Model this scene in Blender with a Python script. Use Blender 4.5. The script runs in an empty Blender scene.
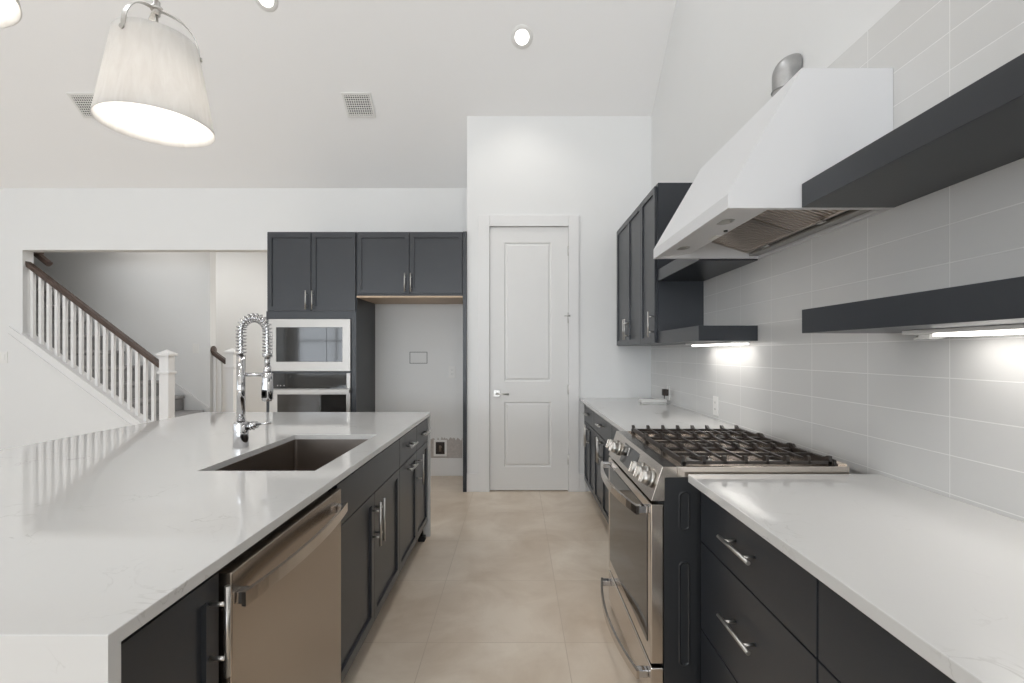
import bpy, bmesh, math, random
from mathutils import Vector, Matrix
random.seed(7)
S = bpy.context.scene
COL = S.collection
PI = math.pi

# ------------------------------------------------------------------ camera
F = 490.0                       # focal length in pixels of the 1024 px frame
CAMZ = 1.30
cd = bpy.data.cameras.new('camera'); cam = bpy.data.objects.new('camera', cd); COL.objects.link(cam)
cam.location = (0, 0, CAMZ); cam.rotation_euler = (PI/2, 0, 0)
cd.sensor_width = 36.0; cd.lens = F/1024*36.0
cd.shift_x = -4/1024; cd.shift_y = 11.5/1024
cd.clip_start = 0.02
S.camera = cam

# ------------------------------------------------------------------ world, exposure, daylight
S.view_settings.view_transform = 'Standard'
S.view_settings.look = 'None'
S.view_settings.gamma = 1.0
S.view_settings.use_curve_mapping = False
S.view_settings.exposure = 0.0
W = bpy.data.worlds.new('sky'); S.world = W; W.use_nodes = True
W.node_tree.nodes['Background'].inputs[0].default_value = (0.88, 0.94, 1.0, 1)
W.node_tree.nodes['Background'].inputs[1].default_value = 1.6

def area(name, loc, rot, sx, sy, power, col=(1, 1, 1), spread=PI):
    l = bpy.data.lights.new(name, 'AREA'); l.shape = 'RECTANGLE'; l.size = sx; l.size_y = sy
    l.energy = power; l.color = col; l.spread = spread
    o = bpy.data.objects.new(name, l); COL.objects.link(o); o.location = loc; o.rotation_euler = rot
    return o
# daylight through the windows of the great room behind and beside the camera
REAR = -9.0; ZREAR = 4.2; LEFTX = -8.5
RW = [(-8.1, -5.2), (-4.6, -1.9), (-1.4, 1.1)]
RP = [100, 165, 135]        # rear windows, x ranges
RZ = (0.5, 3.0)
LW = [(-7.5, -5.0), (-3.9, -1.4), (-0.4, 2.0)]                       # left windows, y ranges
DAY = (0.87, 0.935, 1.0)
for (a, b), p in zip(RW, RP):
    area('window_daylight', ((a+b)/2, REAR-0.10, 1.75), (PI/2, 0, 0), b-a, RZ[1]-RZ[0], p, DAY)
for a, b in LW:
    area('window_daylight', (LEFTX-0.10, (a+b)/2, 1.75), (PI/2, 0, -PI/2), b-a, RZ[1]-RZ[0], 15, DAY)

# unseen fill lights added under the vault, above and behind the camera
for dx, dy in ((0.05, 2.2), (0.05, 0.2), (-1.9, 0.2), (-3.6, 2.2), (-3.6, 0.2), (-1.9, -2.5), (0.05, -2.5), (-3.6, -2.5)):
    dz = 3.05+0.798*(5.197-dy) if dy > 1.7 else 5.84-(1.7-dy)*0.153
    area('ceiling_fill_light', (dx, dy, dz-0.25), (0, 0, 0), .3, .3, 10, (.96, .98, 1.0))

# ------------------------------------------------------------------ materials
def lin(c):
    c = c/255.0
    return c/12.92 if c <= 0.04045 else ((c+0.055)/1.055)**2.4
def rgb(r, g, b): return (lin(r), lin(g), lin(b), 1)

def mat(name, col, rough=0.5, metal=0.0, var=0.04, scale=6.0, bump=0.0, bscale=200.0, stretch=(1, 1, 1), spec=0.5, coat=0.0):
    m = bpy.data.materials.new(name); m.use_nodes = True
    nt = m.node_tree; b = nt.nodes['Principled BSDF']
    b.inputs['Roughness'].default_value = rough; b.inputs['Metallic'].default_value = metal
    b.inputs['Specular IOR Level'].default_value = spec
    if coat: b.inputs['Coat Weight'].default_value = coat; b.inputs['Coat Roughness'].default_value = 0.08
    tc = nt.nodes.new('ShaderNodeTexCoord'); mp = nt.nodes.new('ShaderNodeMapping'); mp.inputs['Scale'].default_value = stretch
    nt.links.new(tc.outputs['Object'], mp.inputs['Vector'])
    n = nt.nodes.new('ShaderNodeTexNoise'); n.inputs['Scale'].default_value = scale; n.inputs['Detail'].default_value = 4
    nt.links.new(mp.outputs[0], n.inputs['Vector'])
    mx = nt.nodes.new('ShaderNodeMix'); mx.data_type = 'RGBA'
    mx.inputs[6].default_value = tuple(c*(1-var) for c in col[:3])+(1,)
    mx.inputs[7].default_value = tuple(min(1, c*(1+var)) for c in col[:3])+(1,)
    nt.links.new(n.outputs['Fac'], mx.inputs[0]); nt.links.new(mx.outputs[2], b.inputs['Base Color'])
    if bump:
        n2 = nt.nodes.new('ShaderNodeTexNoise'); n2.inputs['Scale'].default_value = bscale; n2.inputs['Detail'].default_value = 2
        nt.links.new(mp.outputs[0], n2.inputs['Vector'])
        bp = nt.nodes.new('ShaderNodeBump'); bp.inputs['Strength'].default_value = bump; bp.inputs['Distance'].default_value = 0.002
        nt.links.new(n2.outputs['Fac'], bp.inputs['Height']); nt.links.new(bp.outputs[0], b.inputs['Normal'])
    return m

def emis(name, col, strength):
    m = bpy.data.materials.new(name); m.use_nodes = True; nt = m.node_tree
    b = nt.nodes['Principled BSDF']; b.inputs['Base Color'].default_value = col
    b.inputs['Emission Color'].default_value = col; b.inputs['Emission Strength'].default_value = strength
    return m

M = {}
M['wall'] = mat('wall_paint', rgb(233, 233, 232), 0.75, var=0.008, bump=0.10, bscale=260, spec=0.25)
M['ceil'] = mat('ceiling_paint', rgb(247, 246, 245), 0.85, var=0.006, bump=0.10, bscale=260, spec=0.2)
M['trim'] = mat('trim_paint', rgb(233, 232, 231), 0.42, var=0.008)
M['door'] = mat('door_paint', rgb(231, 230, 228), 0.45, var=0.008)
M['cab'] = mat('charcoal_cabinet_paint', rgb(47, 50, 55), 0.32, var=0.03, bump=0.03, bscale=500)
M['cabin'] = mat('charcoal_carcass', rgb(34, 36, 39), 0.6, var=0.03)
M['wood'] = mat('maple_underside', rgb(196, 172, 146), 0.5, var=0.08, scale=5, stretch=(2, 20, 20))
M['rsteel'] = mat('polished_range_steel', (0.60, 0.55, 0.50, 1), 0.17, 1.0, var=0.03, scale=30, stretch=(1, 1, 30))
M['steel'] = mat('brushed_stainless', (0.39, 0.375, 0.355, 1), 0.36, 1.0, var=0.03, scale=30, stretch=(1, 1, 30))
M['steel_y'] = mat('brushed_stainless_panel', (0.46, 0.395, 0.335, 1), 0.27, 1.0, var=0.03, scale=30, stretch=(1, 1, 30))
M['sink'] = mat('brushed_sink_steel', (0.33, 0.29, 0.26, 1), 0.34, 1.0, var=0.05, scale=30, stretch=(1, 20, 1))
M['chrome'] = mat('polished_chrome', (0.56, 0.56, 0.57, 1), 0.07, 1.0, var=0.01)
M['nickel'] = mat('satin_nickel', (0.56, 0.55, 0.53, 1), 0.32, 1.0, var=0.02)
M['bglass'] = mat('black_oven_glass', rgb(20, 20, 21), 0.05, var=0.02, spec=0.75)
M['blackm'] = mat('black_enamel', rgb(33, 35, 38), 0.42, var=0.03)
M['iron'] = mat('cast_iron', rgb(50, 44, 40), 0.38, var=0.1, bump=0.3, bscale=300)
M['rubber'] = mat('black_rubber', rgb(22, 22, 23), 0.6)
M['rail'] = mat('dark_stained_wood', rgb(78, 62, 54), 0.38, var=0.22, scale=9, stretch=(1.5, 14, 14))
M['carpet'] = mat('grey_carpet', rgb(150, 149, 149), 0.95, var=0.12, scale=160, bump=0.6, bscale=400, spec=0.1)
M['hood'] = mat('white_hood_enamel', rgb(226, 226, 227), 0.32, var=0.006)
M['plast'] = mat('white_plastic', rgb(236, 235, 232), 0.35, var=0.01)
M['grille'] = mat('dark_grille', rgb(46, 46, 48), 0.7)
M['duct'] = mat('galvanised_duct', (0.42, 0.42, 0.42, 1), 0.42, 1.0, var=0.15, scale=40)
M['filter'] = mat('hood_filter_steel', (0.60, 0.54, 0.49, 1), 0.34, 1.0, var=0.05)
M['plaster'] = mat('bare_plaster', rgb(190, 183, 178), 0.9, var=0.22, scale=45)
M['brass'] = mat('brass_valve', rgb(120, 106, 92), 0.5)
M['dark'] = mat('dark_recess', rgb(58, 51, 47), 0.7)
M['kick'] = mat('toe_kick', rgb(92, 86, 80), 0.5)
M['lamp'] = emis('lit_lamp_lens', (1, 0.97, 0.92, 1), 6.0)
M['led'] = emis('led_tape', (1, 0.97, 0.93, 1), 2.5)
M['lens'] = mat('hood_lamp_lens', rgb(190, 188, 182), 0.2)

def quartz():
    m = mat('white_quartz', rgb(212, 211, 209), 0.06, var=0.012, scale=3)
    nt = m.node_tree; b = nt.nodes['Principled BSDF']
    base = b.inputs['Base Color'].links[0].from_socket
    tc = [n for n in nt.nodes if n.type == 'TEX_COORD'][0]
    n = nt.nodes.new('ShaderNodeTexNoise'); n.inputs['Scale'].default_value = 5.0; n.inputs['Detail'].default_value = 5; n.inputs['Distortion'].default_value = 1.6
    nt.links.new(tc.outputs['Object'], n.inputs['Vector'])
    a = nt.nodes.new('ShaderNodeMath'); a.operation = 'SUBTRACT'; a.inputs[1].default_value = 0.5
    nt.links.new(n.outputs['Fac'], a.inputs[0])
    a2 = nt.nodes.new('ShaderNodeMath'); a2.operation = 'ABSOLUTE'; nt.links.new(a.outputs[0], a2.inputs[0])
    r = nt.nodes.new('ShaderNodeMapRange'); r.inputs[1].default_value = 0.0; r.inputs[2].default_value = 0.012; r.inputs[3].default_value = 1; r.inputs[4].default_value = 0
    nt.links.new(a2.outputs[0], r.inputs[0])
    n3 = nt.nodes.new('ShaderNodeTexNoise'); n3.inputs['Scale'].default_value = 3.2
    nt.links.new(tc.outputs['Object'], n3.inputs['Vector'])
    r3 = nt.nodes.new('ShaderNodeMapRange'); r3.inputs[1].default_value = 0.52; r3.inputs[2].default_value = 0.70
    nt.links.new(n3.outputs['Fac'], r3.inputs[0])
    mu = nt.nodes.new('ShaderNodeMath'); mu.operation = 'MULTIPLY'; nt.links.new(r.outputs[0], mu.inputs[0]); nt.links.new(r3.outputs[0], mu.inputs[1])
    mu2 = nt.nodes.new('ShaderNodeMath'); mu2.operation = 'MULTIPLY'; mu2.inputs[1].default_value = 0.55; nt.links.new(mu.outputs[0], mu2.inputs[0])
    mx = nt.nodes.new('ShaderNodeMix'); mx.data_type = 'RGBA'; mx.inputs[7].default_value = rgb(160, 157, 153)
    nt.links.new(mu2.outputs[0], mx.inputs[0]); nt.links.new(base, mx.inputs[6]); nt.links.new(mx.outputs[2], b.inputs['Base Color'])
    return m
M['quartz'] = quartz()

def grid_mat(name, axes, w, h, off, c1, c2, cm, rough, mortar, bumpd, noise_scale=3.0, noise_amt=0.0, c3=None):
    """rectangular tiles in straight stacked rows"""
    m = bpy.data.materials.new(name); m.use_nodes = True; nt = m.node_tree; b = nt.nodes['Principled BSDF']
    b.inputs['Roughness'].default_value = rough
    tc = nt.nodes.new('ShaderNodeTexCoord'); sp = nt.nodes.new('ShaderNodeSeparateXYZ'); nt.links.new(tc.outputs['Object'], sp.inputs[0])
    cb = nt.nodes.new('ShaderNodeCombineXYZ')
    for i, ax in enumerate(axes):
        ad = nt.nodes.new('ShaderNodeMath'); ad.operation = 'SUBTRACT'; ad.inputs[1].default_value = off[i]
        nt.links.new(sp.outputs[ax], ad.inputs[0]); nt.links.new(ad.outputs[0], cb.inputs[i])
    br = nt.nodes.new('ShaderNodeTexBrick'); br.offset = 0; br.squash = 1
    br.inputs['Scale'].default_value = 1; br.inputs['Brick Width'].default_value = w; br.inputs['Row Height'].default_value = h
    br.inputs['Mortar Size'].default_value = mortar; br.inputs['Mortar Smooth'].default_value = 0.2
    br.inputs['Color1'].default_value = c1; br.inputs['Color2'].default_value = c2; br.inputs['Mortar'].default_value = cm
    nt.links.new(cb.outputs[0], br.inputs['Vector'])
    src = br.outputs['Color']
    if noise_amt:
        n = nt.nodes.new('ShaderNodeTexNoise'); n.inputs['Scale'].default_value = noise_scale; n.inputs['Detail'].default_value = 6; n.inputs['Distortion'].default_value = 0.6; n.inputs['Roughness'].default_value = 0.6
        nt.links.new(tc.outputs['Object'], n.inputs['Vector'])
        r = nt.nodes.new('ShaderNodeMapRange'); r.inputs[1].default_value = 0.35; r.inputs[2].default_value = 0.7; r.inputs[4].default_value = noise_amt
        nt.links.new(n.outputs['Fac'], r.inputs[0])
        mx = nt.nodes.new('ShaderNodeMix'); mx.data_type = 'RGBA'; mx.inputs[7].default_value = c3
        nt.links.new(r.outputs[0], mx.inputs[0]); nt.links.new(src, mx.inputs[6]); src = mx.outputs[2]
    nt.links.new(src, b.inputs['Base Color'])
    bp = nt.nodes.new('ShaderNodeBump'); bp.inputs['Strength'].default_value = 0.5; bp.inputs['Distance'].default_value = bumpd; bp.invert = True
    nt.links.new(br.outputs['Fac'], bp.inputs['Height']); nt.links.new(bp.outputs[0], b.inputs['Normal'])
    return m
K = 1.065                        # depth unit of the survey of the room
M['tile'] = grid_mat('glossy_wall_tile', (1, 2), 0.3135*K, 0.1125, (1.345*K-0.3135*K*20, 2.464-0.1125*40),
                     rgb(216, 215, 213), rgb(219, 218, 216), rgb(240, 239, 237), 0.2, 0.0018, 0.0015)
M['floor'] = grid_mat('stone_look_floor_tile', (0, 1), 0.62, 0.5635*K, (-0.40-0.62*30, 2.065*K-0.5635*K*30),
                      rgb(238, 225, 208), rgb(229, 214, 196), rgb(205, 189, 170), 0.32, 0.0018, 0.0010, 2.4, 0.85, rgb(203, 183, 160))

def fabric():
    m = bpy.data.materials.new('pleated_lamp_fabric'); m.use_nodes = True; nt = m.node_tree
    nt.nodes.remove(nt.nodes['Principled BSDF']); out = [n for n in nt.nodes if n.type == 'OUTPUT_MATERIAL'][0]
    tc = nt.nodes.new('ShaderNodeTexCoord'); mp = nt.nodes.new('ShaderNodeMapping'); mp.inputs['Scale'].default_value = (34, 34, 5)
    nt.links.new(tc.outputs['Object'], mp.inputs['Vector'])
    n = nt.nodes.new('ShaderNodeTexNoise'); n.inputs['Scale'].default_value = 1.0; n.inputs['Detail'].default_value = 3; n.inputs['Distortion'].default_value = 0.8
    nt.links.new(mp.outputs[0], n.inputs['Vector'])
    cr = nt.nodes.new('ShaderNodeMix'); cr.data_type = 'RGBA'; cr.inputs[6].default_value = rgb(222, 219, 215); cr.inputs[7].default_value = rgb(243, 242, 240)
    nt.links.new(n.outputs['Fac'], cr.inputs[0])
    bp = nt.nodes.new('ShaderNodeBump'); bp.inputs['Strength'].default_value = 0.55; bp.inputs['Distance'].default_value = 0.006
    nt.links.new(n.outputs['Fac'], bp.inputs['Height'])
    d = nt.nodes.new('ShaderNodeBsdfPrincipled'); d.inputs['Roughness'].default_value = 0.45; nt.links.new(cr.outputs[2], d.inputs['Base Color']); nt.links.new(bp.outputs[0], d.inputs['Normal'])
    t = nt.nodes.new('ShaderNodeBsdfTranslucent'); nt.links.new(cr.outputs[2], t.inputs['Color'])
    mx = nt.nodes.new('ShaderNodeMixShader'); mx.inputs[0].default_value = 0.38
    nt.links.new(d.outputs[0], mx.inputs[1]); nt.links.new(t.outputs[0], mx.inputs[2]); nt.links.new(mx.outputs[0], out.inputs['Surface'])
    return m
M['fabric'] = fabric()

def pane():
    m = bpy.data.materials.new('window_glass'); m.use_nodes = True; nt = m.node_tree
    out = [n for n in nt.nodes if n.type == 'OUTPUT_MATERIAL'][0]; nt.nodes.remove(nt.nodes['Principled BSDF'])
    t = nt.nodes.new('ShaderNodeBsdfTransparent'); g = nt.nodes.new('ShaderNodeBsdfGlossy'); g.inputs['Roughness'].default_value = 0.02
    mx = nt.nodes.new('ShaderNodeMixShader'); mx.inputs[0].default_value = 0.06
    nt.links.new(t.outputs[0], mx.inputs[1]); nt.links.new(g.outputs[0], mx.inputs[2]); nt.links.new(mx.outputs[0], out.inputs['Surface'])
    return m
M['pane'] = pane()

# ------------------------------------------------------------------ mesh helpers
WLOC = {}
class MB:
    def __init__(s): s.bm = bmesh.new()
    def box(s, x0, x1, y0, y1, z0, z1, bev=0.0, seg=2):
        x0, x1 = sorted((x0, x1)); y0, y1 = sorted((y0, y1)); z0, z1 = sorted((z0, z1))
        r = bmesh.ops.create_cube(s.bm, size=1)
        for v in r['verts']:
            v.co = Vector((x0+(v.co.x+.5)*(x1-x0), y0+(v.co.y+.5)*(y1-y0), z0+(v.co.z+.5)*(z1-z0)))
        if bev:
            ed = list({e for v in r['verts'] for e in v.link_edges})
            bmesh.ops.bevel(s.bm, geom=ed, offset=bev, segments=seg, affect='EDGES', profile=.5)
        return s
    def cyl(s, p0, p1, r0, r1=None, seg=20, caps=True):
        p0 = Vector(p0); p1 = Vector(p1); r1 = r0 if r1 is None else r1
        d = p1-p0; L = d.length; q = d.to_track_quat('Z', 'Y').to_matrix()
        a = [s.bm.verts.new(p0+q@Vector((r0*math.cos(2*PI*i/seg), r0*math.sin(2*PI*i/seg), 0))) for i in range(seg)]
        b = [s.bm.verts.new(p1+q@Vector((r1*math.cos(2*PI*i/seg), r1*math.sin(2*PI*i/seg), 0))) for i in range(seg)]
        for i in range(seg):
            f = s.bm.faces.new((a[i], a[(i+1) % seg], b[(i+1) % seg], b[i])); f.smooth = True
        if caps:
            s.bm.faces.new(a[::-1]); s.bm.faces.new(b)
        return s
    def tube(s, pts, r, seg=10, caps=True):
        pts = [Vector(p) for p in pts]; rings = []
        up = Vector((0.3, 0.8, 0.52)).normalized(); N = None
        for i, p in enumerate(pts):
            t = (pts[min(i+1, len(pts)-1)]-pts[max(i-1, 0)]).normalized()
            N = (up if N is None else N); N = (N-t*N.dot(t)).normalized(); B = t.cross(N)
            rings.append([s.bm.verts.new(p+(N*math.cos(2*PI*k/seg)+B*math.sin(2*PI*k/seg))*r) for k in range(seg)])
        for a, b in zip(rings, rings[1:]):
            for k in range(seg):
                f = s.bm.faces.new((a[k], a[(k+1) % seg], b[(k+1) % seg], b[k])); f.smooth = True
        if caps: s.bm.faces.new(rings[0][::-1]); s.bm.faces.new(rings[-1])
        return s
    def sweep(s, pts, prof, side):
        """closed profile [(a, b)] swept along pts; a along 'side', b along side x tangent"""
        pts = [Vector(p) for p in pts]; side = Vector(side).normalized(); rings = []
        for i, p in enumerate(pts):
            t = (pts[min(i+1, len(pts)-1)]-pts[max(i-1, 0)]).normalized(); n = side.cross(t).normalized()
            rings.append([s.bm.verts.new(p+side*a+n*b) for a, b in prof])
        k = len(prof)
        for a, b in zip(rings, rings[1:]):
            for j in range(k): s.bm.faces.new((a[j], a[(j+1) % k], b[(j+1) % k], b[j]))
        s.bm.faces.new(rings[0][::-1]); s.bm.faces.new(rings[-1])
        return s
    def lathe(s, prof, c, seg=32, axis='z'):
        c = Vector(c); rings = []
        for r, h in prof:
            ring = []
            for i in range(seg):
                a = 2*PI*i/seg; u, v = r*math.cos(a), r*math.sin(a)
                o = {'z': (u, v, h), 'y': (u, h, v), 'x': (h, u, v)}[axis]
                ring.append(s.bm.verts.new(c+Vector(o)))
            rings.append(ring)
        for a, b in zip(rings, rings[1:]):
            for k in range(seg):
                f = s.bm.faces.new((a[k], a[(k+1) % seg], b[(k+1) % seg], b[k])); f.smooth = True
        return s
    def prism(s, poly, axis, a0, a1, bev=0.0):
        """poly in the two other axes (in xyz order), extruded along axis"""
        def P(u, v, a): return {'x': (a, u, v), 'y': (u, a, v), 'z': (u, v, a)}[axis]
        A = [s.bm.verts.new(P(u, v, a0)) for u, v in poly]; B = [s.bm.verts.new(P(u, v, a1)) for u, v in poly]
        n = len(poly)
        fs = [s.bm.faces.new(A), s.bm.faces.new(B[::-1])]
        for i in range(n): fs.append(s.bm.faces.new((A[i], B[i], B[(i+1) % n], A[(i+1) % n])))
        if bev:
            bmesh.ops.bevel(s.bm, geom=list({e for f in fs for e in f.edges}), offset=bev, segments=2, affect='EDGES', profile=.5)
        return s
    def build(s, name, m, parent=None, label=None, fix=True):
        if fix: bmesh.ops.recalc_face_normals(s.bm, faces=s.bm.faces[:])
        base = Vector(WLOC.get(parent.name, (0, 0, 0))) if parent else Vector((0, 0, 0))
        if parent: bmesh.ops.translate(s.bm, verts=s.bm.verts[:], vec=-base)
        me = bpy.data.meshes.new(name); s.bm.to_mesh(me); s.bm.free()
        o = bpy.data.objects.new(name, me); COL.objects.link(o); me.materials.append(m)
        if parent: o.parent = parent
        WLOC[o.name] = tuple(base)
        if label: o['label'] = label
        return o

def tag(o, label, cat, group=None):
    o['label'] = label; o['category'] = cat
    if group: o['group'] = group
    return o
def thing(name, label, cat, loc, group=None):
    o = bpy.data.objects.new(name, None); COL.objects.link(o); o.location = loc; o.empty_display_size = 0.1
    WLOC[o.name] = tuple(loc)
    return tag(o, label, cat, group)
def solo(mb, name, m, label, cat, loc, group=None):
    """a thing that is one mesh, with its origin at its own base"""
    bmesh.ops.translate(mb.bm, verts=mb.bm.verts[:], vec=-Vector(loc))
    o = mb.build(name, m); o.location = loc
    WLOC[o.name] = tuple(loc)
    return tag(o, label, cat, group)
def struct(name, mb, m, parent=None):
    o = mb.build(name, m, parent)
    if not parent: o['kind'] = 'structure'
    return o
def sx(px, Y): return (px-516)*Y/F           # from the survey of the photo: lateral offset at distance Y
def sz(py, Y): return CAMZ-(py-353)*Y/F

# ------------------------------------------------------------------ the setting
XR = 1.268                       # right wall
YP = 4.32*K                      # pantry wall
YB = 4.88*K                      # back wall
RIDGE = 1.7
sl = 0.85/K
def zc(y): return 3.05+sl*(YB-y)
ZR = zc(RIDGE)
YH = 7.7                         # far hall wall
YS = 6.3                         # stairwell back wall
# floor
struct('floor', MB().box(LEFTX, XR+.1, REAR-.1, YH+.1, -0.1, 0), M['floor'])
# right wall, with tiles up to the cabinets' top
struct('wall_right', MB().prism([(REAR, 0), (YP+.12, 0), (YP+.12, zc(YP+.12)+.0), (RIDGE, ZR), (REAR, ZREAR)], 'x', XR+.012, XR+.13), M['wall'])
struct('wall_right_tile', MB().box(XR, XR+.0118, -1.2, YP-.0005, 0.86, 2.464), M['tile'])
struct('wall_right_upper', MB().prism([(REAR, 2.4645), (YP-.0005, 2.4645), (YP-.0005, zc(YP)), (RIDGE, ZR), (REAR, ZREAR)], 'x', XR+.004, XR+.0119), M['wall'])
# ceiling (vault)
t = 0.12
struct('ceiling', MB().prism([(YB, 3.05), (RIDGE, ZR), (REAR, ZREAR), (REAR, ZREAR+t), (RIDGE, ZR+t*1.3), (YB, 3.05+t*1.3)], 'x', LEFTX, XR+.13), M['ceil'])
# pantry wall with door opening
DX0, DX1, DZ = sx(490, YP), sx(568, YP), sz(227, YP)
XPL = sx(467, YP)
zp = zc(YP)
struct('wall_pantry', MB().prism([(XPL, 0), (DX0-.012, 0), (DX0-.012, DZ+.012), (DX1+.012, DZ+.012), (DX1+.012, 0), (XR+.0115, 0), (XR+.0115, zp), (XPL, zp)], 'y', YP, YP+.11), M['wall'])
struct('wall_pantry_side', MB().prism([(YP+.111, 0), (YB, 0), (YB, 3.05), (YP+.111, zc(YP+.111))], 'x', XPL, XPL+.10), M['wall'])
struct('wall_pantry_inside', MB().box(XPL+.101, XR, YP+.6, YP+.65, 0, 3.0), M['wall'])
# back wall with the staircase opening
OX0, OX1, OZ = sx(22.5, YB), -2.05, sz(250, YB)
CRV = lambda X: 0.334+0.745*(-3.69-X)          # top line of the low wall under the balusters
BT = 0.12
struct('wall_back', MB().prism([(LEFTX, 0), (OX0, 0), (OX0, OZ), (OX1, OZ), (OX1, 0), (XPL-.001, 0), (XPL-.001, 3.05), (LEFTX, 3.05)], 'y', YB, YB+BT), M['wall'])
NPX = -3.812                     # the low wall ends at the newel post
struct('wall_under_stair', MB().prism([(OX0, 0), (NPX, 0), (NPX, CRV(NPX)), (OX0, CRV(OX0))], 'y', YB, YB+BT), M['wall'])
# sloping cap and skirt trim along the low wall
def slope_strip(x0, x1, dz0, dz1, y0, y1):
    return MB().prism([(x0, CRV(x0)+dz0), (x1, CRV(x1)+dz0), (x1, CRV(x1)+dz1), (x0, CRV(x0)+dz1)], 'y', y0, y1)
struct('trim_1', slope_strip(OX0, NPX, 0.0, 0.022, YB-.02, YB+BT+.01), M['trim'])
struct('trim_2', slope_strip(OX0-.14, NPX, -0.075, -0.001, YB-.014, YB-.0005), M['trim'])
struct('trim_3', slope_strip(OX0-.14, NPX, -0.095, -0.0755, YB-.022, YB-.0005), M['trim'])
# stairwell and hall behind
XSW = sx(210, YS)
struct('wall_stairwell', MB().box(-7.2, XSW, YS, YS+.12, 0, 3.05), M['wall'])
struct('wall_hall', MB().box(-7.2, 0.5, YH, YH+.1, 0, 3.05), M['wall'])
struct('wall_hall_left', MB().box(-7.3, -7.201, YB+BT+.001, YH, 0, 3.05), M['wall'])
struct('wall_hall_right', MB().box(0.5, 0.6, YB+BT+.001, YH+.1, 0, 3.05), M['wall'])
struct('ceiling_hall', MB().box(-7.3, 0.6, YB+BT+.001, YH+.1, 3.051, 3.15), M['ceil'])
# great room behind the camera
def holes(x0, x1, z0, z1, spans, axis, a0, a1, top=None):
    mb = MB(); cur = x0
    for a, b in spans:
        def bx(u0, u1, w0, w1):
            if axis == 'y': mb.box(u0, u1, a0, a1, w0, w1)
            else: mb.box(a0, a1, u0, u1, w0, w1)
        bx(cur, a, z0, z1); bx(a, b, z0, RZ[0]); bx(a, b, RZ[1], z1); cur = b
    bx(cur, x1, z0, z1)
    return mb
struct('wall_rear', holes(LEFTX, XR+.13, 0, ZREAR, RW, 'y', REAR-.1, REAR), M['wall'])
lw = holes(REAR, YB, 0, 3.05, LW, 'x', LEFTX-.1, LEFTX)
lw.prism([(REAR, 3.0501), (YB, 3.0501), (RIDGE, ZR), (REAR, ZREAR)], 'x', LEFTX-.1, LEFTX)
struct('wall_left', lw, M['wall'])
wn = 0
for axis, spans in (('y', RW), ('x', LW)):
    for a, b in spans:
        wn += 1
        mb = MB(); gl = MB()
        def bx(m_, u0, u1, w0, w1, th):
            if axis == 'y': m_.box(u0, u1, REAR-.05-th, REAR-.05+th, w0, w1)
            else: m_.box(LEFTX-.05-th, LEFTX-.05+th, u0, u1, w0, w1)
        for u in (a, (a+b)/2-.03, b-.06): bx(mb, u, u+.06, RZ[0], RZ[1], .03)
        for w in (RZ[0], (RZ[0]+RZ[1])/2-.025, RZ[1]-.06): bx(mb, a+.06, b-.06, w, w+.05, .028)
        bx(gl, a+.06, b-.06, RZ[0]+.05, RZ[1]-.06, .004)
        w_ = struct('window_%d' % wn, mb, M['trim']); gl.build('pane', M['pane'], w_)
# baseboards
def board(name, mb): return struct(name, mb, M['trim'])
BH = 0.17
board('baseboard_pantry', MB().box(XPL-.014, sx(478.5, YP), YP-.014, YP-.0005, 0, BH, .003).box(sx(578.8, YP), .655, YP-.014, YP-.0005, 0, BH, .003))
board('baseboard_alcove', MB().box(-1.49, -.505, YB-.014, YB-.0005, 0, .186, .003))
board('baseboard_hall', MB().box(-7.2, .5, YH-.014, YH-.0005, 0, BH, .003))
board('baseboard_back', MB().box(LEFTX, OX0, YB-.014, YB-.0005, 0, BH, .003))
# skirt along the stairwell wall
struct('trim_4', MB().prism([(-6.6, CRV(-6.6)+.02), (XSW, CRV(XSW)+.02), (XSW, CRV(XSW)+.075), (-6.6, CRV(-6.6)+.075)], 'y', YS-.016, YS-.0005), M['trim'])
# door casing
c0, c1, ctop = sx(478.5, YP), sx(578.8, YP), sz(215.5, YP)
struct('trim_5', MB().box(c0, DX0-.004, YP-.018, YP-.0006, 0, ctop, .003).box(DX1+.004, c1, YP-.018, YP-.0006, 0, ctop, .003).box(DX0-.004, DX1+.004, YP-.018, YP-.0006, DZ+.004, ctop, .003), M['trim'])
struct('trim_6', MB().box(DX0-.0115, DX0-.003, YP, YP+.1, 0, DZ+.004).box(DX1+.003, DX1+.0115, YP, YP+.1, 0, DZ+.004).box(DX0-.003, DX1+.003, YP, YP+.1, DZ+.004, DZ+.0115), M['trim'])

# pantry door with two raised panels
def panel_door():
    mb = MB(); bm = mb.bm
    xs = [DX0, sx(504.3, YP), sx(551.3, YP), DX1]
    zs = [0.012, sz(467, YP), sz(402, YP), sz(381.5, YP), sz(242.5, YP), DZ]
    y0 = YP+.004
    V = {(i, j): bm.verts.new((xs[i], y0, zs[j])) for i in range(4) for j in range(6)}
    pan = []
    for i in range(3):
        for j in range(5):
            f = bm.faces.new((V[i, j], V[i+1, j], V[i+1, j+1], V[i, j+1]))
            if i == 1 and j in (1, 3): pan.append(f)
    bnd = [e for e in bm.edges if len(e.link_faces) == 1]
    r = bmesh.ops.extrude_edge_only(bm, edges=bnd)
    ev = [v for v in r['geom'] if isinstance(v, bmesh.types.BMVert)]
    for v in ev: v.co.y += .036
    for f in pan:
        for th, dy in ((.012, .009), (.010, 0.0), (.022, -.0075)):
            bmesh.ops.inset_region(bm, faces=[f], thickness=th, depth=0)
            for v in f.verts: v.co.y += dy
    return mb
d = struct('door_1', panel_door(), M['door'])
hx, hz = sx(496.8, YP), sz(393.5, YP)
MB().box(hx-.032, hx+.032, YP-.007, YP+.0035, hz-.032, hz+.032, .003).build('rose_plate', M['nickel'], d, 'satin nickel square plate')
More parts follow.
